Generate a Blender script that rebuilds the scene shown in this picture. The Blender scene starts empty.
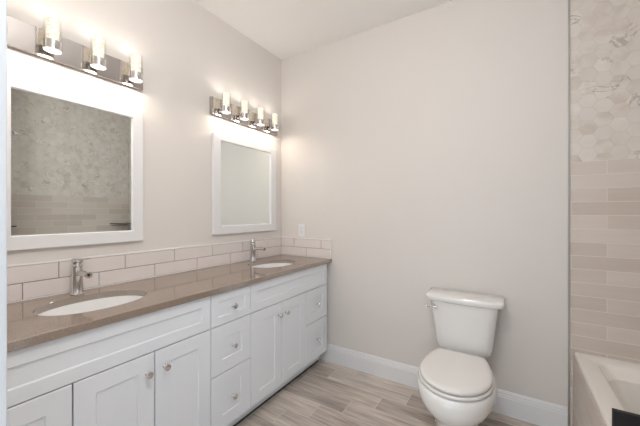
import bpy, bmesh, math, random
from mathutils import Vector, Matrix
random.seed(7)
PI = math.pi
S = bpy.context.scene
C = S.collection

# ------------------------------------------------------------------ camera
TH = math.radians(32.07)
cam_d = bpy.data.cameras.new('camera')
cam = bpy.data.objects.new('camera', cam_d); C.objects.link(cam)
cam.location = (1.843, -2.242, 1.278)
cam.rotation_euler = (PI/2, 0, TH)
cam_d.sensor_fit = 'HORIZONTAL'; cam_d.sensor_width = 36
cam_d.lens = 36*300/640
cam_d.clip_start = 0.02
S.camera = cam

# ------------------------------------------------------------------ light
W = bpy.data.worlds.new('world'); S.world = W; W.use_nodes = True
bg = W.node_tree.nodes['Background']
bg.inputs[0].default_value = (0.80, 0.90, 1.0, 1)     # daylight coming through the open doorway
bg.inputs[1].default_value = 1.35
TUBE_E, DISC_E, DOWN_W, UP_W = .80, 1.0, .38, .10                            # vanity lamps
S.view_settings.view_transform = 'Standard'
S.view_settings.look = 'None'
S.view_settings.gamma = 1
S.view_settings.use_curve_mapping = False
S.view_settings.exposure = 0.40

def downlight_lamp(name, loc, power, size, color=(1, .96, .9)):
    d = bpy.data.lights.new(name, 'AREA'); d.shape = 'DISK'; d.size = size
    d.energy = power; d.color = color
    o = bpy.data.objects.new(name, d); C.objects.link(o); o.location = loc
    return o
FILL_E = 60  # glow of the invented globe that brightens the room
FILL_XY = (1.50, -1.93)

# ------------------------------------------------------------------ materials
def new_mat(name):
    m = bpy.data.materials.new(name); m.use_nodes = True
    nt = m.node_tree
    return m, nt, nt.nodes['Principled BSDF']
def N(nt, t, **kw):
    n = nt.nodes.new(t)
    for k, v in kw.items(): setattr(n, k, v)
    return n
def math_n(nt, op, a, b=None, c=None):
    n = N(nt, 'ShaderNodeMath', operation=op)
    for i, v in enumerate((a, b, c)):
        if v is None: continue
        if isinstance(v, (int, float)): n.inputs[i].default_value = v
        else: nt.links.new(v, n.inputs[i])
    return n.outputs[0]
def vmath(nt, op, a, b=None, out=0):
    n = N(nt, 'ShaderNodeVectorMath', operation=op)
    for i, v in enumerate((a, b)):
        if v is None: continue
        if isinstance(v, (tuple, list)): n.inputs[i].default_value = v
        else: nt.links.new(v, n.inputs[i])
    return n.outputs['Value'] if out == 'v' else n.outputs[0]
def simple(name, col, rough=.5, metal=0, spec=.5, noise=0, nscale=20, bump=0, bscale=200, coat=0):
    m, nt, b = new_mat(name)
    b.inputs['Base Color'].default_value = (*col, 1)
    b.inputs['Roughness'].default_value = rough
    b.inputs['Metallic'].default_value = metal
    b.inputs['Specular IOR Level'].default_value = spec
    b.inputs['Coat Weight'].default_value = coat
    b.inputs['Coat Roughness'].default_value = .05
    geo = N(nt, 'ShaderNodeTexCoord')
    nz = N(nt, 'ShaderNodeTexNoise'); nz.inputs['Scale'].default_value = nscale; nz.inputs['Detail'].default_value = 4
    nt.links.new(geo.outputs['Object'], nz.inputs['Vector'])
    if noise:
        mx = N(nt, 'ShaderNodeMixRGB'); mx.inputs[1].default_value = (*[c*(1-noise) for c in col], 1)
        mx.inputs[2].default_value = (*[min(1, c*(1+noise)) for c in col], 1)
        nt.links.new(nz.outputs[0], mx.inputs[0]); nt.links.new(mx.outputs[0], b.inputs['Base Color'])
    if bump:
        n2 = N(nt, 'ShaderNodeTexNoise'); n2.inputs['Scale'].default_value = bscale; n2.inputs['Detail'].default_value = 3
        nt.links.new(geo.outputs['Object'], n2.inputs['Vector'])
        bp = N(nt, 'ShaderNodeBump'); bp.inputs['Strength'].default_value = bump; bp.inputs['Distance'].default_value = .002
        nt.links.new(n2.outputs[0], bp.inputs['Height']); nt.links.new(bp.outputs[0], b.inputs['Normal'])
    return m

def world_uv(nt, ua, va, u0=0, v0=0, us=1, vs=1):
    g = N(nt, 'ShaderNodeNewGeometry'); s = N(nt, 'ShaderNodeSeparateXYZ')
    nt.links.new(g.outputs['Position'], s.inputs[0])
    u = math_n(nt, 'MULTIPLY_ADD', s.outputs[ua], us, -u0*us)
    v = math_n(nt, 'MULTIPLY_ADD', s.outputs[va], vs, -v0*vs)
    return u, v
def comb(nt, u, v, w=0):
    n = N(nt, 'ShaderNodeCombineXYZ')
    for i, x in enumerate((u, v, w)):
        if isinstance(x, (int, float)): n.inputs[i].default_value = x
        else: nt.links.new(x, n.inputs[i])
    return n.outputs[0]

def plank_mat(name, ua, va, u0, v0, w, h, shift, c1, c2, cg, mortar, rough, us=1, vs=1, grain=.25, streak=.35):
    """running-bond wood-look tiles; shift = joint offset from row to row (in metres)"""
    m, nt, b = new_mat(name)
    u, v = world_uv(nt, ua, va, u0, v0, us, vs)
    v = math_n(nt, 'ADD', v, h*40)
    row = math_n(nt, 'FLOOR', math_n(nt, 'DIVIDE', v, h))
    uu = math_n(nt, 'ADD', math_n(nt, 'MULTIPLY_ADD', row, -shift, u), w*80+shift*40)
    br = N(nt, 'ShaderNodeTexBrick'); br.offset = 0; br.squash = 1
    nt.links.new(comb(nt, uu, v), br.inputs['Vector'])
    br.inputs['Color1'].default_value = (0, 0, 0, 1); br.inputs['Color2'].default_value = (1, 1, 1, 1)
    br.inputs['Mortar'].default_value = (.5, .5, .5, 1)
    br.inputs['Scale'].default_value = 1
    br.inputs['Mortar Size'].default_value = mortar; br.inputs['Mortar Smooth'].default_value = .2
    br.inputs['Brick Width'].default_value = w; br.inputs['Row Height'].default_value = h
    col = math_n(nt, 'FLOOR', math_n(nt, 'DIVIDE', uu, w))
    wn = N(nt, 'ShaderNodeTexWhiteNoise', noise_dimensions='2D')
    nt.links.new(comb(nt, col, row), wn.inputs['Vector'])
    # wood streaks, different in every plank
    seed = math_n(nt, 'MULTIPLY', wn.outputs['Value'], 37.0)
    st = N(nt, 'ShaderNodeTexNoise'); st.inputs['Scale'].default_value = 1; st.inputs['Detail'].default_value = 5
    st.inputs['Roughness'].default_value = .6
    nt.links.new(comb(nt, math_n(nt, 'MULTIPLY', uu, 5), math_n(nt, 'MULTIPLY', v, 70), seed), st.inputs['Vector'])
    st2 = N(nt, 'ShaderNodeTexNoise'); st2.inputs['Scale'].default_value = 1; st2.inputs['Detail'].default_value = 3
    nt.links.new(comb(nt, math_n(nt, 'MULTIPLY', uu, 2.2), math_n(nt, 'MULTIPLY', v, 16), seed), st2.inputs['Vector'])
    f = math_n(nt, 'MULTIPLY_ADD', wn.outputs['Value'], grain, .5-grain/2)
    f = math_n(nt, 'ADD', f, math_n(nt, 'MULTIPLY_ADD', st.outputs[0], streak*1.6, -streak*.8))
    f = math_n(nt, 'ADD', f, math_n(nt, 'MULTIPLY_ADD', st2.outputs[0], streak*1.6, -streak*.8))
    mx = N(nt, 'ShaderNodeMixRGB'); mx.use_clamp = True
    cl = N(nt, 'ShaderNodeClamp'); nt.links.new(f, cl.inputs[0])
    mx.inputs[1].default_value = (*c1, 1); mx.inputs[2].default_value = (*c2, 1)
    nt.links.new(cl.outputs[0], mx.inputs[0])
    m2 = N(nt, 'ShaderNodeMixRGB'); m2.inputs[2].default_value = (*cg, 1)
    nt.links.new(mx.outputs[0], m2.inputs[1]); nt.links.new(br.outputs['Fac'], m2.inputs[0])
    nt.links.new(m2.outputs[0], b.inputs['Base Color'])
    b.inputs['Roughness'].default_value = rough
    bp = N(nt, 'ShaderNodeBump'); bp.inputs['Strength'].default_value = .6; bp.inputs['Distance'].default_value = .0015
    nt.links.new(math_n(nt, 'SUBTRACT', 1, br.outputs['Fac']), bp.inputs['Height'])
    nt.links.new(bp.outputs[0], b.inputs['Normal'])
    return m

def hex_mat(name, ua, va, u0, v0, size):
    """honed marble hexagons with pointed left and right ends, thin pale grout"""
    m, nt, b = new_mat(name)
    u, v = world_uv(nt, ua, va, u0, v0)
    p = comb(nt, math_n(nt, 'DIVIDE', math_n(nt, 'ADD', v, size*50), size), math_n(nt, 'DIVIDE', math_n(nt, 'ADD', u, size*86.6025), size))
    R = (1, 1.7320508, 1); Hh = (.5, .8660254, .5)
    a = vmath(nt, 'SUBTRACT', vmath(nt, 'MODULO', p, R), Hh)
    c = vmath(nt, 'SUBTRACT', vmath(nt, 'MODULO', vmath(nt, 'SUBTRACT', p, Hh), R), Hh)
    flat = lambda q: vmath(nt, 'MULTIPLY', q, (1, 1, 0))
    a, c = flat(a), flat(c)
    da, dc = vmath(nt, 'DOT_PRODUCT', a, a, 'v'), vmath(nt, 'DOT_PRODUCT', c, c, 'v')
    sel = math_n(nt, 'GREATER_THAN', da, dc)
    mixv = N(nt, 'ShaderNodeMix', data_type='VECTOR')
    nt.links.new(sel, mixv.inputs[0]); nt.links.new(a, mixv.inputs[4]); nt.links.new(c, mixv.inputs[5])
    gv = mixv.outputs[1]
    idv = vmath(nt, 'SNAP', vmath(nt, 'ADD', vmath(nt, 'SUBTRACT', p, gv), (.05, .05, 0)), (.5, .8660254/2, 1))
    ab = vmath(nt, 'ABSOLUTE', gv)
    d1 = vmath(nt, 'DOT_PRODUCT', ab, (.5, .8660254, 0), 'v')
    sx = N(nt, 'ShaderNodeSeparateXYZ'); nt.links.new(ab, sx.inputs[0])
    dist = math_n(nt, 'MAXIMUM', d1, sx.outputs[0])
    edge = math_n(nt, 'GREATER_THAN', dist, .482)
    wn = N(nt, 'ShaderNodeTexWhiteNoise', noise_dimensions='3D'); nt.links.new(idv, wn.inputs['Vector'])
    # marble: veins and warm patches offset by the tile id
    g = N(nt, 'ShaderNodeNewGeometry')
    off = vmath(nt, 'ADD', g.outputs['Position'], vmath(nt, 'MULTIPLY', wn.outputs['Color'], (3, 3, 3)))
    cloud = N(nt, 'ShaderNodeTexNoise'); cloud.inputs['Scale'].default_value = 9; cloud.inputs['Detail'].default_value = 5
    cloud.inputs['Distortion'].default_value = .5
    nt.links.new(off, cloud.inputs['Vector'])
    vein = N(nt, 'ShaderNodeTexNoise'); vein.inputs['Scale'].default_value = 7; vein.inputs['Detail'].default_value = 3
    vein.inputs['Distortion'].default_value = 2.5
    nt.links.new(off, vein.inputs['Vector'])
    vv = math_n(nt, 'ABSOLUTE', math_n(nt, 'SUBTRACT', vein.outputs[0], .5))
    vr = N(nt, 'ShaderNodeValToRGB'); vr.color_ramp.elements[0].color = (1, 1, 1, 1); vr.color_ramp.elements[1].color = (0, 0, 0, 1)
    vr.color_ramp.elements[0].position = 0; vr.color_ramp.elements[1].position = .035
    nt.links.new(vv, vr.inputs[0])
    rare = math_n(nt, 'GREATER_THAN', wn.outputs['Value'], .8)
    vf = math_n(nt, 'MULTIPLY', math_n(nt, 'MULTIPLY', vr.outputs[0], rare), .55)
    cr = N(nt, 'ShaderNodeValToRGB')
    e = cr.color_ramp.elements
    e[0].position = .30; e[0].color = (.66, .58, .51, 1)
    e[1].position = .72; e[1].color = (.80, .75, .70, 1)
    k = e.new(.48); k.color = (.755, .70, .645, 1)
    nt.links.new(cloud.outputs[0], cr.inputs[0])
    tone = N(nt, 'ShaderNodeMixRGB', blend_type='MULTIPLY'); tone.inputs[0].default_value = 1
    tr = N(nt, 'ShaderNodeValToRGB'); tr.color_ramp.elements[0].color = (.91, .90, .89, 1); tr.color_ramp.elements[1].color = (1, 1, 1, 1)
    nt.links.new(wn.outputs['Value'], tr.inputs[0])
    nt.links.new(cr.outputs[0], tone.inputs[1]); nt.links.new(tr.outputs[0], tone.inputs[2])
    m1 = N(nt, 'ShaderNodeMixRGB'); m1.inputs[2].default_value = (.22, .17, .13, 1)
    nt.links.new(vf, m1.inputs[0]); nt.links.new(tone.outputs[0], m1.inputs[1])
    m2 = N(nt, 'ShaderNodeMixRGB'); m2.inputs[2].default_value = (.50, .47, .43, 1)
    nt.links.new(math_n(nt, 'MULTIPLY', edge, .4), m2.inputs[0]); nt.links.new(m1.outputs[0], m2.inputs[1])
    nt.links.new(m2.outputs[0], b.inputs['Base Color'])
    b.inputs['Roughness'].default_value = .4
    return m

def seeded_glass(name, strength):
    """lit crystal sleeve full of small bubbles"""
    m, nt, b = new_mat(name)
    tc = N(nt, 'ShaderNodeTexCoord')
    vo = N(nt, 'ShaderNodeTexVoronoi'); vo.inputs['Scale'].default_value = 120
    nt.links.new(tc.outputs['Object'], vo.inputs['Vector'])
    cr = N(nt, 'ShaderNodeValToRGB')
    cr.color_ramp.elements[0].color = (1, .93, .78, 1); cr.color_ramp.elements[0].position = .25
    cr.color_ramp.elements[1].color = (.55, .42, .24, 1); cr.color_ramp.elements[1].position = .75
    nt.links.new(vo.outputs['Distance'], cr.inputs[0])
    nt.links.new(cr.outputs[0], b.inputs['Emission Color'])
    b.inputs['Emission Strength'].default_value = strength
    b.inputs['Base Color'].default_value = (.45, .44, .42, 1); b.inputs['Roughness'].default_value = .15
    return m
def clear_glass(name):
    m, nt, b = new_mat(name)
    out = nt.nodes['Material Output']
    tr = N(nt, 'ShaderNodeBsdfTransparent'); gl = N(nt, 'ShaderNodeBsdfGlossy'); gl.inputs['Roughness'].default_value = .03
    lw = N(nt, 'ShaderNodeLayerWeight'); lw.inputs[0].default_value = .25
    mx = N(nt, 'ShaderNodeMixShader')
    nt.links.new(math_n(nt, 'MULTIPLY', lw.outputs['Facing'], .45), mx.inputs[0])
    nt.links.new(tr.outputs[0], mx.inputs[1]); nt.links.new(gl.outputs[0], mx.inputs[2])
    nt.links.new(mx.outputs[0], out.inputs[0])
    return m
def emit(name, col, strength):
    m, nt, b = new_mat(name)
    b.inputs['Emission Color'].default_value = (*col, 1); b.inputs['Emission Strength'].default_value = strength
    b.inputs['Base Color'].default_value = (.9, .9, .9, 1)
    return m
def quartz(name):
    m, nt, b = new_mat(name)
    tc = N(nt, 'ShaderNodeTexCoord')
    nz = N(nt, 'ShaderNodeTexNoise'); nz.inputs['Scale'].default_value = 260; nz.inputs['Detail'].default_value = 3
    nt.links.new(tc.outputs['Object'], nz.inputs['Vector'])
    cr = N(nt, 'ShaderNodeValToRGB')
    cr.color_ramp.elements[0].position = .35; cr.color_ramp.elements[0].color = (.20, .143, .103, 1)
    cr.color_ramp.elements[1].position = .68; cr.color_ramp.elements[1].color = (.275, .21, .16, 1)
    nt.links.new(nz.outputs[0], cr.inputs[0]); nt.links.new(cr.outputs[0], b.inputs['Base Color'])
    b.inputs['Roughness'].default_value = .08; b.inputs['IOR'].default_value = 2.9
    return m

M = {}
M['wall'] = simple('greige_wall_paint', (.74, .70, .665), .6, noise=.015, nscale=3, bump=.12, bscale=160)
M['ceiling'] = simple('ceiling_paint', (.93, .91, .885), .75, bump=.06, bscale=160)
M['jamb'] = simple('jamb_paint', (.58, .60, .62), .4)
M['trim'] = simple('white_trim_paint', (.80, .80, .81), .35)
M['cabinet'] = simple('white_cabinet_paint', (.80, .83, .87), .35)
M['dark'] = simple('shadow_gap_board', (.05, .045, .04), .8)
M['quartz'] = quartz('brown_quartz')
M['ceramic'] = simple('white_ceramic', (.83, .815, .79), .12, coat=.4)
M['sinkwhite'] = simple('sink_ceramic', (.86, .86, .86), .12, coat=.4)
M['acrylic'] = simple('tub_acrylic', (.88, .84, .79), .25)
M['plastic'] = simple('white_plastic', (.85, .85, .85), .3)
M['seat'] = simple('seat_plastic', (.80, .775, .75), .25)
M['chrome'] = simple('chrome', (.72, .72, .73), .07, metal=1)
M['nickel'] = simple('polished_nickel_plate', (.50, .47, .455), .10, metal=1)
M['alu'] = simple('aluminium_edge', (.55, .55, .53), .3, metal=1)
M['black'] = simple('black_board', (.006, .006, .008), .5)
M['btile'] = simple('glazed_backsplash_tile', (.78, .725, .705), .22, noise=.05, nscale=9)
M['bgrout'] = simple('grey_grout', (.25, .23, .23), .9)
M['bedge'] = simple('white_edge_bead', (.88, .85, .83), .3)
M['hole'] = simple('dark_hole', (.02, .02, .02), .6)
M['mirrorglass'] = simple('mirror_silvering', (.87, .93, .93), .01, metal=1)
M['tube'] = seeded_glass('seeded_crystal', TUBE_E)
M['disc'] = emit('lamp_diffuser', (1, .90, .74), DISC_E)
M['sleeve'] = clear_glass('clear_glass_sleeve')
M['floor'] = plank_mat('floor_planks', 0, 1, .625, -.845, .61, .15, .16, (.27, .22, .185), (.80, .71, .63), (.68, .62, .57), .0022, .35, grain=.4, streak=.75)
PL1, PL2, PLG = (.56, .475, .41), (.76, .69, .625), (.80, .75, .70)
M['plank_back'] = plank_mat('wall_planks_back', 0, 2, 2.306, 1.57, .305, .0765, .1525, PL1, PL2, PLG, .0018, .35, vs=-1, streak=.2, grain=.5)
M['plank_side'] = plank_mat('wall_planks_side', 1, 2, -.1, 1.57, .305, .0765, .1525, PL1, PL2, PLG, .0018, .35, vs=-1, streak=.2, grain=.5)
M['apron'] = plank_mat('apron_planks', 1, 2, -.1, .46, .61, .153, .2, (.50, .41, .35), (.74, .65, .58), PLG, .0018, .35, vs=-1)
M['hex_back'] = hex_mat('hex_marble_back', 0, 2, 2.16, 1.57, .076)
M['hex_side'] = hex_mat('hex_marble_side', 1, 2, 0, 1.57, .076)

# ------------------------------------------------------------------ helpers
BASE = {}
def bm_new(): return bmesh.new()
def box(bm, x0, x1, y0, y1, z0, z1, mi=0, bev=0, seg=2):
    t = bmesh.new()
    bmesh.ops.create_cube(t, size=1, matrix=Matrix.Translation(((x0+x1)/2, (y0+y1)/2, (z0+z1)/2)) @ Matrix.Diagonal((abs(x1-x0), abs(y1-y0), abs(z1-z0), 1)))
    if bev: bmesh.ops.bevel(t, geom=list(t.edges), offset=bev, segments=seg, affect='EDGES', profile=.5)
    merge(bm, t, mi)
def merge(bm, t, mi=0, mat=None):
    if mat is not None: bmesh.ops.transform(t, matrix=mat, verts=t.verts)
    bmesh.ops.recalc_face_normals(t, faces=t.faces)
    vm = {v: bm.verts.new(v.co) for v in t.verts}
    for f in t.faces:
        try: nf = bm.faces.new([vm[v] for v in f.verts])
        except ValueError: continue
        nf.material_index = mi
    t.free()
def loft(bm, rings, mi=0, cap0=True, cap1=True):
    t = bmesh.new(); R = [[t.verts.new(p) for p in r] for r in rings]; n = len(R[0])
    for a, b in zip(R, R[1:]):
        for i in range(n): t.faces.new((a[i], a[(i+1) % n], b[(i+1) % n], b[i]))
    if cap0: t.faces.new(R[0][::-1])
    if cap1: t.faces.new(R[-1])
    merge(bm, t, mi)
def lathe(bm, prof, loc=(0, 0, 0), axis='z', n=32, mi=0, cap=True):
    """prof: list of (radius, height)"""
    L = Vector(loc); rings = []
    for r, h in prof:
        ring = []
        for i in range(n):
            a = 2*PI*i/n; c, s = r*math.cos(a), r*math.sin(a)
            p = {'z': (c, s, h), 'x': (h, c, s), 'y': (c, h, s)}[axis]
            ring.append(L+Vector(p))
        rings.append(ring)
    loft(bm, rings, mi, cap, cap)
def tube(bm, pts, r, n=16, mi=0):
    """round bar through points; r a number or list"""
    pts = [Vector(p) for p in pts]; rings = []
    up = Vector((0, 0, 1)) if abs((pts[1]-pts[0]).normalized().z) < .9 else Vector((0, 1, 0))
    for i, p in enumerate(pts):
        d = (pts[min(i+1, len(pts)-1)]-pts[max(i-1, 0)]).normalized()
        s = d.cross(up).normalized(); w = s.cross(d).normalized()
        rr = r[i] if isinstance(r, (list, tuple)) else r
        rings.append([p+s*rr*math.cos(2*PI*k/n)+w*rr*math.sin(2*PI*k/n) for k in range(n)])
    loft(bm, rings, mi)
def obj(name, bm, mats, parent=None, smooth=False, local=False, bevel=0, subsurf=0):
    """links the shape as ONE mesh; world coordinates unless local"""
    base = BASE.get(parent.name, Vector()) if parent else Vector()
    if parent and not local:
        for v in bm.verts: v.co -= base
    me = bpy.data.meshes.new(name); bm.to_mesh(me); bm.free()
    for m in (mats if isinstance(mats, (list, tuple)) else [mats]): me.materials.append(M[m])
    o = bpy.data.objects.new(name, me); C.objects.link(o)
    if parent: o.parent = parent; BASE[o.name] = base
    if smooth:
        for p in me.polygons: p.use_smooth = True
        me.set_sharp_from_angle(angle=math.radians(38))
    if bevel:
        b = o.modifiers.new('bevel', 'BEVEL'); b.width = bevel; b.segments = 3; b.limit_method = 'ANGLE'
        b.angle_limit = math.radians(40)
    if subsurf:
        s = o.modifiers.new('subsurf', 'SUBSURF'); s.levels = s.render_levels = subsurf
    return o
def thing(name, label, cat, loc, group=None):
    o = bpy.data.objects.new(name, None); C.objects.link(o); o.location = loc; o.empty_display_size = .05
    BASE[o.name] = Vector(loc)
    o['label'] = label; o['category'] = cat
    if group: o['group'] = group
    return o
def tag(o, label, cat, group=None):
    o['label'] = label; o['category'] = cat
    if group: o['group'] = group
    return o
def struct(name, bm, mats, parent=None, **k):
    o = obj(name, bm, mats, parent, **k)
    if not parent: o['kind'] = 'structure'
    return o
def copy_tree(o, parent=None):
    c = o.copy(); C.objects.link(c); c.parent = parent
    BASE[c.name] = BASE.get(o.name, Vector())
    for ch in list(o.children): copy_tree(ch, c)
    return c

# ------------------------------------------------------------------ room shell
XW, CZ, YF = 2.92, 2.745, -2.12        # right wall, ceiling, front wall
XT = 2.143                             # where the tiled alcove starts
b = bm_new(); box(b, -.12, XW+.12, -2.9, .12, -.1, 0); struct('floor', b, 'floor')
b = bm_new(); box(b, -.12, XW+.12, -2.24, .12, CZ, CZ+.1); struct('ceiling', b, 'ceiling')
b = bm_new(); box(b, -.12, 0, -2.24, .12, 0, CZ); struct('wall_left', b, 'wall')
b = bm_new(); box(b, 0, XT, 0, .12, 0, CZ); struct('wall_back', b, 'wall')
b = bm_new()                           # tiled part of the back wall: backing, planks, marble
box(b, XT, XW, 0, .12, 0, 1.57, 0); box(b, XT, XW, 0, .12, 1.57, CZ, 1)
struct('wall_tiled', b, ['plank_back', 'hex_back'])
b = bm_new(); box(b, XW, XW+.12, -1.52, .12, 0, 1.4935, 0); box(b, XW, XW+.12, -1.52, .12, 1.4935, CZ, 1)
struct('wall_right', b, ['plank_side', 'hex_side'])
b = bm_new(); box(b, XT, XW, -2.24, -1.52, 0, CZ); struct('wall_alcove', b, 'wall')
b = bm_new()
box(b, 0, 1.165, YF-.12, YF, 0, CZ); box(b, 1.165, XT, YF-.12, YF, 2.44, CZ)
struct('wall_front', b, 'wall')
# white door casing and jamb of the opening the picture is taken from
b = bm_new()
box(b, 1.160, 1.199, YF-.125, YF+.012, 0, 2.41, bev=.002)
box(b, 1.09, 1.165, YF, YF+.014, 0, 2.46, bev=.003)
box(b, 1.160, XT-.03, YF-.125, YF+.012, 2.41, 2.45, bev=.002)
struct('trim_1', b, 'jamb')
# edge strip where paint meets tile
b = bm_new(); box(b, XT-.006, XT+.003, -.009, .0, 0, CZ, bev=.0015); struct('trim_2', b, 'alu')
# baseboard with a stepped top
def baseboard(name, x0, x1):
    b = bm_new()
    prof = [(0, 0), (-.016, 0), (-.016, .108), (-.0135, .112), (-.0135, .122), (-.010, .127), (-.010, .136), (-.006, .143), (-.005, .148), (0, .148)]
    loft(b, [[(x0, y, z) for y, z in prof], [(x1, y, z) for y, z in prof]])
    return struct(name, b, 'trim')
baseboard('baseboard_back', .45, XT-.008)

# ------------------------------------------------------------------ vanity cabinets
XF = .545           # face of doors and drawers
ZT = .855           # cabinet top
def shaker(x, y0, y1, z0, z1, frame=.055, rec=.006, th=.019):
    """shaker front facing +x, recessed centre with a small sloped lip"""
    b = bm_new(); t = bmesh.new()
    def rect(x_, i):
        return [(x_, y0+i, z0+i), (x_, y1-i, z0+i), (x_, y1-i, z1-i), (x_, y0+i, z1-i)]
    e = .0015
    rings = [rect(x-th, 0), rect(x-e, 0), rect(x, e), rect(x, frame), rect(x-rec, frame+.004)]
    R = [[t.verts.new(p) for p in r] for r in rings]
    for a, c in zip(R, R[1:]):
        for i in range(4): t.faces.new((a[i], a[(i+1) % 4], c[(i+1) % 4], c[i]))
    t.faces.new(R[0][::-1]); t.faces.new(R[-1])
    merge(b, t)
    return b
def knob_bm():
    b = bm_new()
    lathe(b, [(.0085, 0), (.0085, .003), (.0055, .006), (.005, .014), (.009, .018), (.0145, .022), (.0155, .026), (.0135, .030), (.008, .032)], axis='x', n=20)
    return b
def knob(y, z, parent):
    b = knob_bm(); bmesh.ops.translate(b, verts=b.verts, vec=(XF, y, z))
    return obj('knob', b, 'chrome', parent, smooth=True)
G = .0022          # half gap between fronts
def carcass(root, y0, y1):
    b = bm_new(); t = .018
    box(b, .004, XF-.0205, y0, y0+t, .10, ZT); box(b, .004, XF-.0205, y1-t, y1, .10, ZT)
    box(b, .004, .012, y0+t, y1-t, .10, ZT)
    box(b, .012, XF-.0205, y0+t, y1-t, .10, .118)
    box(b, XF-.06, XF-.0205, y0+t, y1-t, ZT-.03, ZT)
    obj('cabinet_body', b, 'cabinet', root)
    b = bm_new(); box(b, XF-.105, XF-.09, y0, y1, .012, .10); box(b, .01, XF-.105, y0, y0+t, .0, .10); box(b, .01, XF-.105, y1-t, y1, .0, .10)
    obj('toe_kick', b, 'cabinet', root)
    b = bm_new(); box(b, XF-.105, XF-.088, y0, y1, 0, .012)
    obj('toe_gap_strip', b, 'dark', root)
ZF, ZD, ZB = .6785, .417, .115
def drawer(root, y0, y1, z0, z1, fr=.05):
    d = obj('drawer_front', shaker(XF, y0+G, y1-G, z0+G, z1-G, fr), 'cabinet', root)
    knob((y0+y1)/2, (z0+z1)/2, d)
    return d
def door(root, y0, y1, z0, z1, ky):
    d = obj('door', shaker(XF, y0+G, y1-G, z0+G, z1-G, .068), 'cabinet', root)
    knob(ky, z1-.082, d)
def false_front(root, y0, y1):
    obj('false_front', shaker(XF, y0+G, y1-G, ZF+G, ZT-.004, .05), 'cabinet', root)

Y0, Y1, Y2, Y3, Y4, Y5, Y6, Y7 = -.059, -.370, -.657, -.945, -1.229, -1.519, -1.809, -2.112
r = thing('sink_cabinet', 'white shaker sink cabinet under the far basin, beside the plain painted wall', 'cabinet', (.27, (Y0+Y3)/2, 0), 'white vanity cabinets')
carcass(r, Y3+.001, Y0); false_front(r, Y3, Y0)
door(r, Y3, Y2, ZB, ZF, Y2-.035); door(r, Y2, Y1, ZB, ZF, Y2+.038)
drawer(r, Y1, Y0, ZD, ZF, .07); drawer(r, Y1, Y0, ZB, ZD, .072)
r = thing('drawer_cabinet', 'white shaker cabinet with three stacked drawers, between the two sink cabinets', 'cabinet', (.27, (Y3+Y4)/2, 0), 'white vanity cabinets')
carcass(r, Y4+.001, Y3-.001)
drawer(r, Y4, Y3, ZF, ZT-.004, .042); drawer(r, Y4, Y3, ZD, ZF, .07); drawer(r, Y4, Y3, ZB, ZD, .072)
r = thing('sink_cabinet', 'white shaker sink cabinet under the near basin, beside the door jamb', 'cabinet', (.27, (Y4+Y7)/2, 0), 'white vanity cabinets')
carcass(r, Y7, Y4-.001); false_front(r, Y7, Y4)
door(r, Y5, Y4, ZB, ZF, Y5+.042); door(r, Y6, Y5, ZB, ZF, Y5-.035)
drawer(r, Y7, Y6, ZD, ZF, .07); drawer(r, Y7, Y6, ZB, ZD, .072)
# filler board set back between last cabinet and wall
b = bm_new(); box(b, .43, .447, Y0+.0005, -.017, 0.0, ZT)
tag(obj('filler_strip', b, 'cabinet'), 'narrow white filler board between far sink cabinet and painted wall', 'filler strip')

# ------------------------------------------------------------------ worktop with two basin cut-outs
SINKS = [(.28, -.45), (.28, -1.637)]
SA, SB = .155, .205
TOP, THK, XC = .885, .030, .560
def ellipse(cx, cy, a, b_, z, n=64, p=2.15):
    out = []
    for i in range(n):
        t = 2*PI*i/n; c, s = math.cos(t), math.sin(t)
        out.append((cx+a*math.copysign(abs(c)**(2/p), c), cy+b_*math.copysign(abs(s)**(2/p), s), z))
    return out
b = bm_new()
loops = [[(0.001, -2.118, TOP), (XC, -2.118, TOP), (XC, -.001, TOP), (0.001, -.001, TOP)]] + [ellipse(x, y, SA, SB, TOP) for x, y in SINKS]
edges = []
for lp in loops:
    vs = [b.verts.new(p) for p in lp]
    edges += [b.edges.new((vs[i], vs[(i+1) % len(vs)])) for i in range(len(vs))]
bmesh.ops.triangle_fill(b, use_beauty=True, use_dissolve=False, edges=edges, normal=(0, 0, 1))
ext = bmesh.ops.extrude_face_region(b, geom=list(b.faces))
bmesh.ops.translate(b, verts=[v for v in ext['geom'] if isinstance(v, bmesh.types.BMVert)], vec=(0, 0, -THK))
bmesh.ops.recalc_face_normals(b, faces=b.faces)
tag(obj('worktop', b, 'quartz', bevel=.002), 'long brown quartz worktop with two oval basin openings', 'worktop')

# undermount basins
def make_sink(x, y, label):
    r = thing('sink_basin', label, 'sink', (x, y, TOP-THK-.14), 'undermount basins')
    b = bm_new(); zt = TOP-THK
    prof = [(1.10, 0), (1.10, -.004), (1.055, -.012), (1.0, -.05), (.92, -.09), (.72, -.122), (.40, -.138), (.14, -.140)]
    outer = [ellipse(0, 0, SA*k, SB*k, zt+dz, 48) for k, dz in prof]
    inner = [ellipse(0, 0, SA*k, SB*k, zt+dz, 48) for k, dz in
             [(.10, -.133), (.40, -.128), (.70, -.112), (.90, -.082), (.975, -.045), (1.003, -.004), (1.005, 0)]]
    loft(b, outer+inner[0:0], 0, False, True)
    loft(b, inner, 0, True, False)
    loft(b, [inner[-1], outer[0]], 0, False, False)
    bmesh.ops.translate(b, verts=b.verts, vec=(x, y, 0))
    bmesh.ops.remove_doubles(b, verts=b.verts, dist=1e-5)
    obj('basin', b, 'sinkwhite', r, smooth=True)
    b = bm_new(); lathe(b, [(.0, .0), (.022, 0), (.024, .002), (.020, .005), (.014, .004), (.012, .008), (.0, .010)], (x, y, zt-.133), n=24, cap=False)
    obj('drain', b, 'chrome', r, smooth=True)
    return r
make_sink(*SINKS[0], 'far oval white basin set under the worktop, nearest the corner')
make_sink(*SINKS[1], 'near oval white basin set under the worktop, below the large clipped mirror')

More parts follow.
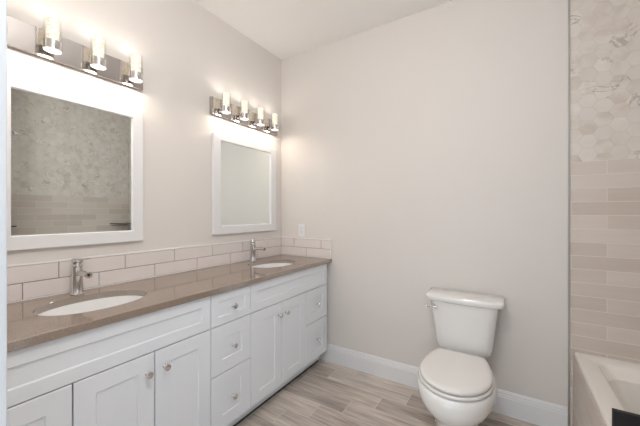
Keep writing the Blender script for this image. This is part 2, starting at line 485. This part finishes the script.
# ------------------------------------------------------------------ faucets
def make_faucet():
    r = thing('faucet', '', 'faucet', (0, 0, 0), 'basin faucets')
    b = bm_new()
    lathe(b, [(.026, 0), (.028, .004), (.0245, .007), (.0235, .012), (.0225, .13), (.0235, .132), (.0235, .145), (.0225, .148), (.010, .149)], n=32)
    obj('body', b, 'chrome', r, smooth=True)
    b = bm_new()
    tube(b, [(.012, 0, .098), (.05, 0, .107), (.09, 0, .109), (.128, 0, .106)], [.0125, .0125, .013, .0145], 20)
    s = obj('spout', b, 'chrome', r, smooth=True)
    b = bm_new(); lathe(b, [(.0, 0), (.006, 0), (.006, .0025), (.0, .0025)], (0, 0, 0), n=20, axis='x', cap=False)
    bmesh.ops.rotate(b, verts=b.verts, matrix=Matrix.Rotation(.1, 3, 'Y')); bmesh.ops.translate(b, verts=b.verts, vec=(.1265, 0, .1063))
    obj('aerator', b, 'hole', s, smooth=True)
    b = bm_new()
    lathe(b, [(.0225, .150), (.0235, .153), (.0235, .168), (.020, .172), (.008, .173)], n=32)
    t = bmesh.new()
    secs = [(-.014, .015, .166, .174), (.02, .0145, .167, .175), (.075, .013, .173, .179), (.115, .011, .178, .183)]
    rings = [[(x, -w, z0), (x, w, z0), (x, w, z1), (x, -w, z1)] for x, w, z0, z1 in secs]
    loft(t, rings); bmesh.ops.bevel(t, geom=list(t.edges), offset=.0015, segments=2, affect='EDGES'); merge(b, t)
    obj('lever', b, 'chrome', r, smooth=True)
    return r
f1 = make_faucet(); f1.location = (.075, -1.635, TOP); f1['label'] = 'chrome single-lever faucet behind the near basin'
f2 = copy_tree(f1); f2.location = (.075, -.455, TOP); f2['label'] = 'chrome single-lever faucet behind the far basin, close to the corner'

# ------------------------------------------------------------------ tiled backsplash
def tile_wall(u_joints, u0, u1, face):
    """two staggered rows of long tiles between bottom caulk and a white top bead; face(u0,u1,d0,d1,z0,z1) -> box"""
    b = bm_new(); g = .0016
    za, zm, zb = TOP+.006, .9655, 1.043
    box(b, *face(u0, u1, 0.0005, .006), TOP+.0005, zb, 1)
    for (z0, z1), js in zip(((zm, zb), (za, zm)), u_joints):
        js = sorted(set([u0]+[j for j in js if u0+.004 < j < u1-.004]+[u1]))
        for a, c in zip(js, js[1:]):
            box(b, *face(a+g, c-g, .002, .0105), z0+g, z1-g, 0, bev=.0012, seg=1)
    box(b, *face(u0, u1, .0005, .0125), zb, 1.053, 2, bev=.002)
    box(b, *face(u0, u1, .0005, .0120), TOP+.0003, za, 2, bev=.002)
    return b
up = [-.208-.2955*k for k in range(8)]; lo = [-.04-.2955*k for k in range(8)]
b = tile_wall((up, lo), -2.118, -.013, lambda a, c, d0, d1: (d0, d1, a, c))
tag(obj('tile_backsplash', b, ['btile', 'bgrout', 'bedge']), 'long low backsplash of pale tiles under the mirrors', 'backsplash')
b = tile_wall(([.16, .455], [.0, .297]), .0005, .556, lambda a, c, d0, d1: (a, c, -d1, -d0))
box(b, .5555, .560, -.0125, -.0005, TOP+.0005, 1.053, 2, bev=.001)
tag(obj('tile_backsplash', b, ['btile', 'bgrout', 'bedge']), 'short backsplash return of pale tiles below the wall outlet', 'backsplash')

# ------------------------------------------------------------------ mirrors
def make_mirror(y0, y1, z0, z1, label, wl=.063, wr=.066, wt=.043, wb=.06):
    r = thing('framed_mirror', label, 'mirror', (0, (y0+y1)/2, z0), 'white framed mirrors')
    b = bm_new(); d = .026; d2 = .014
    out = [(y0, z0), (y1, z0), (y1, z1), (y0, z1)]
    inn = [(y0+wl, z0+wb), (y1-wr, z0+wb), (y1-wr, z1-wt), (y0+wl, z1-wt)]
    lip = [(y0+wl+.004, z0+wb+.004), (y1-wr-.004, z0+wb+.004), (y1-wr-.004, z1-wt-.004), (y0+wl+.004, z1-wt-.004)]
    R3 = lambda L, x: [(x, y, z) for y, z in L]
    def inset(L, s): return [(L[0][0]+s, L[0][1]+s), (L[1][0]-s, L[1][1]+s), (L[2][0]-s, L[2][1]-s), (L[3][0]+s, L[3][1]-s)]
    loft(b, [R3(lip, .002), R3(out, .002), R3(out, d-.002), R3(inset(out, .002), d), R3(inn, d), R3(lip, d2), R3(lip, .002)], 0, False, False)
    bmesh.ops.remove_doubles(b, verts=b.verts, dist=1e-5); bmesh.ops.recalc_face_normals(b, faces=b.faces)
    obj('mirror_frame', b, 'trim', r)
    b = bm_new(); box(b, .006, .0125, lip[0][0], lip[1][0], lip[0][1], lip[2][1])
    obj('mirror_glass', b, 'mirrorglass', r)
    return r
make_mirror(-1.917, -1.298, 1.115, 1.868, 'white framed mirror above the near basin, reflecting marble wall tiles', wr=.056)
make_mirror(-.800, -.107, 1.118, 1.866, 'white framed mirror above the far basin, reflecting plain painted wall')

# ------------------------------------------------------------------ vanity lights
def vanity_light(name_label, yc, y0, y1):
    r = thing('vanity_light', name_label, 'wall light', (0, yc, 2.0), 'chrome vanity light bars')
    b = bm_new(); box(b, .001, .026, y0, y1, 1.999, 2.126, bev=.0015)
    obj('backplate', b, 'nickel', r)
    X = .078
    for k in range(4):
        y = yc+(k-1.5)*.1815
        b = bm_new()
        lathe(b, [(.031, 2.022), (.034, 2.020), (.0345, 2.024), (.0345, 2.060), (.0325, 2.062), (.024, 2.062)], (X, y, 0), n=32)
        cup = obj('cup', b, 'chrome', r, smooth=True)
        b = bm_new(); lathe(b, [(.0, 2.0185), (.030, 2.0185), (.031, 2.0195), (.031, 2.0215), (.0, 2.0215)], (X, y, 0), n=32, cap=False)
        obj('diffuser', b, 'disc', cup)
        b = bm_new(); lathe(b, [(.0225, 2.0625), (.0235, 2.064), (.0235, 2.158), (.0215, 2.162), (.012, 2.163)], (X, y, 0), n=32)
        obj('crystal_core', b, 'tube', r, smooth=True)
        b = bm_new()
        lathe(b, [(.0315, 2.0625), (.0315, 2.166), (.0325, 2.167), (.0335, 2.166), (.0335, 2.0625)], (X, y, 0), n=32, cap=False)
        obj('glass_sleeve', b, 'sleeve', r, smooth=True)
        l = downlight_lamp('bulb', Vector((X, y, 2.0175))-BASE[r.name], DOWN_W, .055, (1, .87, .73)); l.parent = r
        l = downlight_lamp('bulb', Vector((X, y, 2.1655))-BASE[r.name], UP_W, .04, (1, .93, .85)); l.parent = r
        l.rotation_euler = (PI, 0, 0)
        b = bm_new(); box(b, .026, X-.033, y-.012, y+.012, 2.026, 2.044, bev=.002)
        obj('arm', b, 'chrome', r)
    return r
vanity_light('chrome light bar above the near mirror, left end hidden by the door jamb', -1.638, -2.02, -1.300)
vanity_light('chrome four-lamp light bar above the far mirror, nearest the corner', -.458, -.819, -.086)

# ------------------------------------------------------------------ wall outlet
r = thing('wall_outlet', 'white wall outlet above the short backsplash return', 'outlet', (.243, 0, 1.065))
b = bm_new(); box(b, .206, .280, -.006, -.0005, 1.062, 1.178, bev=.002)
obj('cover_plate', b, 'plastic', r)
b = bm_new(); box(b, .226, .260, -.0085, -.006, 1.087, 1.153, bev=.0012)
s = obj('receptacle', b, 'plastic', r)
b = bm_new()
for z in (1.103, 1.137):
    box(b, .2355, .2375, -.0089, -.0084, z, z+.009); box(b, .2485, .2505, -.0089, -.0084, z, z+.007)
    lathe(b, [(.0022, -.0089), (.0022, -.0084)], (.243, 0, z-.006), axis='y', n=10)
obj('slots', b, 'hole', s)

# ------------------------------------------------------------------ toilet
TX = 1.602
r = thing('toilet', 'white two-piece toilet with closed lid against the painted wall', 'toilet', (TX, -.4, 0))
def egg(cy, a, bf, bb, z, cut=None, n=64, x=TX, p=2.0):
    """egg ring: front radius bf, back radius bb, back squared off at distance cut"""
    out = []
    for i in range(n):
        t = 2*PI*i/n; c, s = math.cos(t), math.sin(t)
        px = a*math.copysign(abs(c)**(2/p), c); py = (bb if s > 0 else bf)*math.copysign(abs(s)**(2/p), s)
        if cut is not None and py > cut:
            py = cut; 
        out.append((x+px, cy+py, z))
    return out
def dring(cy, a, bf, bb, cut, z, x=TX, m=48):
    """D outline with straight back edge, evenly sampled"""
    xs = a*math.sqrt(max(0, 1-(cut/bb)**2)); out = []
    tb = math.asin(cut/bb)
    for i in range(m+1):                       # from the back right round the front to the back left
        t = tb-(PI+2*tb)*i/m
        c, s = math.cos(t), math.sin(t)
        out.append((x+a*c, cy+(bb if s > 0 else bf)*s, z))
    for k in range(1, 8): out.append((x-xs+2*xs*k/8, cy+cut, z))
    return out
b = bm_new()
secs = [  # cy, a, bf, bb, z
    (-.37, .120, .260, .245, 0), (-.37, .120, .260, .245, .012), (-.37, .112, .248, .235, .035),
    (-.37, .108, .240, .232, .10), (-.375, .112, .242, .240, .17), (-.39, .124, .250, .262, .215),
    (-.42, .150, .266, .292, .250), (-.445, .174, .272, .315, .285), (-.46, .188, .272, .33, .322),
    (-.465, .193, .268, .335, .360), (-.465, .190, .262, .335, .383), (-.465, .183, .254, .33, .393), (-.465, .172, .244, .32, .396)]
loft(b, [egg(cy, a, bf, bb, z, p=2.15) for cy, a, bf, bb, z in secs])
# shelf the tank stands on
box(b, TX-.105, TX+.105, -.262, -.045, .20, .399, bev=.018, seg=3)
obj('bowl', b, 'ceramic', r, smooth=True)
for sx in (-1, 1):
    b = bm_new(); lathe(b, [(.0125, 0), (.0125, .006), (.009, .013), (.003, .016)], (TX+sx*.126, -.30, .0), n=16)
    box(b, TX+sx*.108-.02, TX+sx*.108+.02, -.33, -.27, 0, .010, bev=.004)
    obj('bolt_cap', b, 'ceramic', r, smooth=True)
b = bm_new()
loft(b, [dring(-.505, .180*k, .218*k, .36*k, .235*k, z) for k, z in ((.90, .3965), (.90, .4015), (.985, .4025), (1.0, .404), (1.0, .412), (.985, .415), (.93, .4155))])
obj('seat', b, 'seat', r, smooth=True)
b = bm_new()
loft(b, [dring(-.505, .174*k, .210*k, .36*k, .252*k, z) for k, z in ((.91, .4156), (.91, .4205), (.99, .4215), (1.0, .424), (1.003, .429), (.995, .435), (.965, .4395), (.85, .442), (.45, .444))])
obj('seat_lid', b, 'seat', r, smooth=True)
for sx in (-1, 1):
    b = bm_new(); box(b, TX+sx*.075-.018, TX+sx*.075+.018, -.262, -.236, .395, .424, bev=.004)
    obj('hinge', b, 'seat', r, smooth=True)
# tank: flares upward, bowed front with chamfered corners
def tank_ring(w, yb, yf, z, ch=.035, bow=.012):
    n = 10; P_ = [(TX-w, yb+0, z)]
    f = [(-w, yf+ch)]
    pts = [(-w, yb), (-w, yf+ch*1.1)]
    for i in range(1, 4):
        a = PI/2*i/4; pts.append((-w+ch*(1-math.cos(a)), yf+ch*1.1*(1-math.sin(a))))
    for i in range(n+1):
        u = -1+2*i/n; pts.append(((w-ch)*u, yf-bow*(1-u*u)))
    for i in range(3, 0, -1):
        a = PI/2*i/4; pts.append((w-ch*(1-math.cos(a)), yf+ch*1.1*(1-math.sin(a))))
    pts += [(w, yf+ch*1.1), (w, yb)]
    return [(TX+x, y, z) for x, y in pts]
b = bm_new()
ts = [(.120, -.045, -.150, .400), (.150, -.030, -.180, .404), (.157, -.028, -.188, .418), (.163, -.027, -.191, .45), (.171, -.026, -.194, .52),
      (.181, -.025, -.198, .60), (.189, -.025, -.202, .67), (.194, -.025, -.204, .712)]
loft(b, [tank_ring(*t, ch=.045) for t in ts])
obj('tank', b, 'ceramic', r, smooth=True)
b = bm_new()
loft(b, [tank_ring(w, yb, yf, z, ch=.04, bow=.014) for w, yb, yf, z in
         [(.207, -.022, -.206, .713), (.220, -.018, -.214, .717), (.225, -.016, -.218, .728), (.225, -.016, -.218, .740), (.219, -.019, -.212, .750), (.203, -.03, -.198, .755)]])
obj('tank_lid', b, 'ceramic', r, smooth=True)
b = bm_new()
lathe(b, [(.013, 0), (.013, -.006), (.009, -.012), (.004, -.013)], (TX-.155, -.207, .676), axis='y', n=20)
tube(b, [(TX-.155, -.219, .676), (TX-.18, -.222, .676), (TX-.205, -.216, .675)], [.006, .006, .0075], 12)
obj('flush_lever', b, 'chrome', r, smooth=True)

# ------------------------------------------------------------------ bathtub with tiled apron
TZ = .48
r = thing('bathtub', 'off-white built-in bathtub with plank-tiled apron in the alcove', 'bathtub', ((XT+XW)/2, -.76, 0))
b = bm_new(); box(b, XT+.018, XT+.04, -1.518, -.001, 0, TZ-.032)
obj('tiled_apron', b, 'apron', r)
b = bm_new()
def rr(x0, x1, y0, y1, rad, z, n=10):
    out = []
    for cx, cy, a0 in ((x1-rad, y1-rad, 0), (x0+rad, y1-rad, PI/2), (x0+rad, y0+rad, PI), (x1-rad, y0+rad, 3*PI/2)):
        for i in range(n+1):
            a = a0+PI/2*i/n; out.append((cx+rad*math.cos(a), cy+rad*math.sin(a), z))
    return out
x0, x1, y0, y1 = XT+.021, XW-.001, -1.518, -.001
ix0, ix1, iy0, iy1 = 2.245, 2.86, -1.43, -.092
rings = [rr(x0+.004, x1, y0, y1, .004, TZ-.034), rr(x0, x1, y0, y1, .004, TZ-.028), rr(x0, x1, y0, y1, .004, TZ-.008), rr(x0+.005, x1, y0, y1, .006, TZ),
         rr(ix0-.006, ix1+.004, iy0-.004, iy1+.006, .05, TZ), rr(ix0+.004, ix1-.004, iy0+.004, iy1-.004, .05, TZ-.008),
         rr(ix0+.016, ix1-.014, iy0+.03, iy1-.022, .06, TZ-.045), rr(ix0+.028, ix1-.026, iy0+.05, iy1-.040, .07, TZ-.055),
         rr(ix0+.07, ix1-.06, iy0+.15, iy1-.10, .11, .16), rr(ix0+.11, ix1-.10, iy0+.22, iy1-.16, .12, .115), rr(ix0+.2, ix1-.2, iy0+.4, iy1-.35, .09, .11)]
loft(b, rings, 0, False, True)
obj('tub_shell', b, 'acrylic', r, smooth=True)
b = bm_new(); lathe(b, [(.0, .111), (.028, .111), (.026, .115), (.0, .116)], (2.55, -1.1, 0), n=24, cap=False)
obj('drain', b, 'chrome', r, smooth=True)
# black board standing on the near part of the rim
b = bm_new(); box(b, 2.171, 2.60, -.735, -.715, TZ, .552, bev=.0015)
tag(obj('black_board', b, 'black'), 'black flat board standing across the bathtub rim', 'board')

# ------------------------------------------------------------------ alcove fittings (seen in the near mirror)
for (x, y, rot, lab) in ((XW, 0, 0, 'dark glass corner shelf mirrored at the right edge of the near mirror'),
                         (XW, -1.52, 1, 'dark glass corner shelf mirrored at the left edge of the near mirror')):
    b = bm_new(); s = 1 if rot else -1; n = 12; rad = .24+.09*rot
    pts = [(x, y)] + [(x-rad*math.sin(PI/2*i/n), y+s*rad*math.cos(PI/2*i/n)) for i in range(n+1)]
    loft(b, [[(px-.001, py+s*.001, 1.125) for px, py in pts], [(px-.001, py+s*.001, 1.135) for px, py in pts]])
    M.setdefault('shelf', simple('dark_glass', (.05, .06, .05), .15))
    tag(obj('corner_shelf', b, 'shelf'), lab, 'shelf', 'alcove corner shelves')
r = thing('shower_head', 'chrome shower head on an arm, seen at the left edge of the near mirror', 'shower head', (2.53, -1.52, 2.13))
b = bm_new()
lathe(b, [(.03, .001), (.03, .006), (.012, .010)], (2.53, -1.52, 2.13), axis='y', n=24)
tube(b, [(2.53, -1.515, 2.13), (2.53, -1.42, 2.145), (2.53, -1.33, 2.14), (2.53, -1.29, 2.12)], .009, 12)
obj('shower_arm', b, 'chrome', r, smooth=True)
b = bm_new(); lathe(b, [(.012, .025), (.018, .012), (.055, .0), (.058, -.008), (.05, -.010)], (0, 0, 0), n=28)
bmesh.ops.rotate(b, verts=b.verts, matrix=Matrix.Rotation(.35, 3, 'X')); bmesh.ops.translate(b, verts=b.verts, vec=(2.53, -1.283, 2.10))
obj('spray_head', b, 'chrome', r, smooth=True)

# ------------------------------------------------------------------ added fill globe under the ceiling (above the picture), lifts room brightness
gx, gy = FILL_XY
r = thing('fill_globe', 'added glowing fill globe under the ceiling near the doorway, out of view', 'fill light', (gx, gy, CZ-.46))
b = bm_new(); lathe(b, [(.07, 0), (.07, -.015), (.03, -.03), (.008, -.035), (.008, -.34), (.045, -.345), (.045, -.362)], (gx, gy, CZ-.0005), n=32)
obj('fill_globe_stem', b, 'chrome', r, smooth=True)
b = bm_new(); R_ = .10
lathe(b, [(R_*math.sin(a), -R_*math.cos(a)) for a in [PI*k/20 for k in range(1, 18)]], (gx, gy, CZ-.45), n=40)
M['globe'] = emit('fill_globe_glow', (1, .98, .965), FILL_E)
obj('fill_globe_shade', b, 'globe', r, smooth=True)
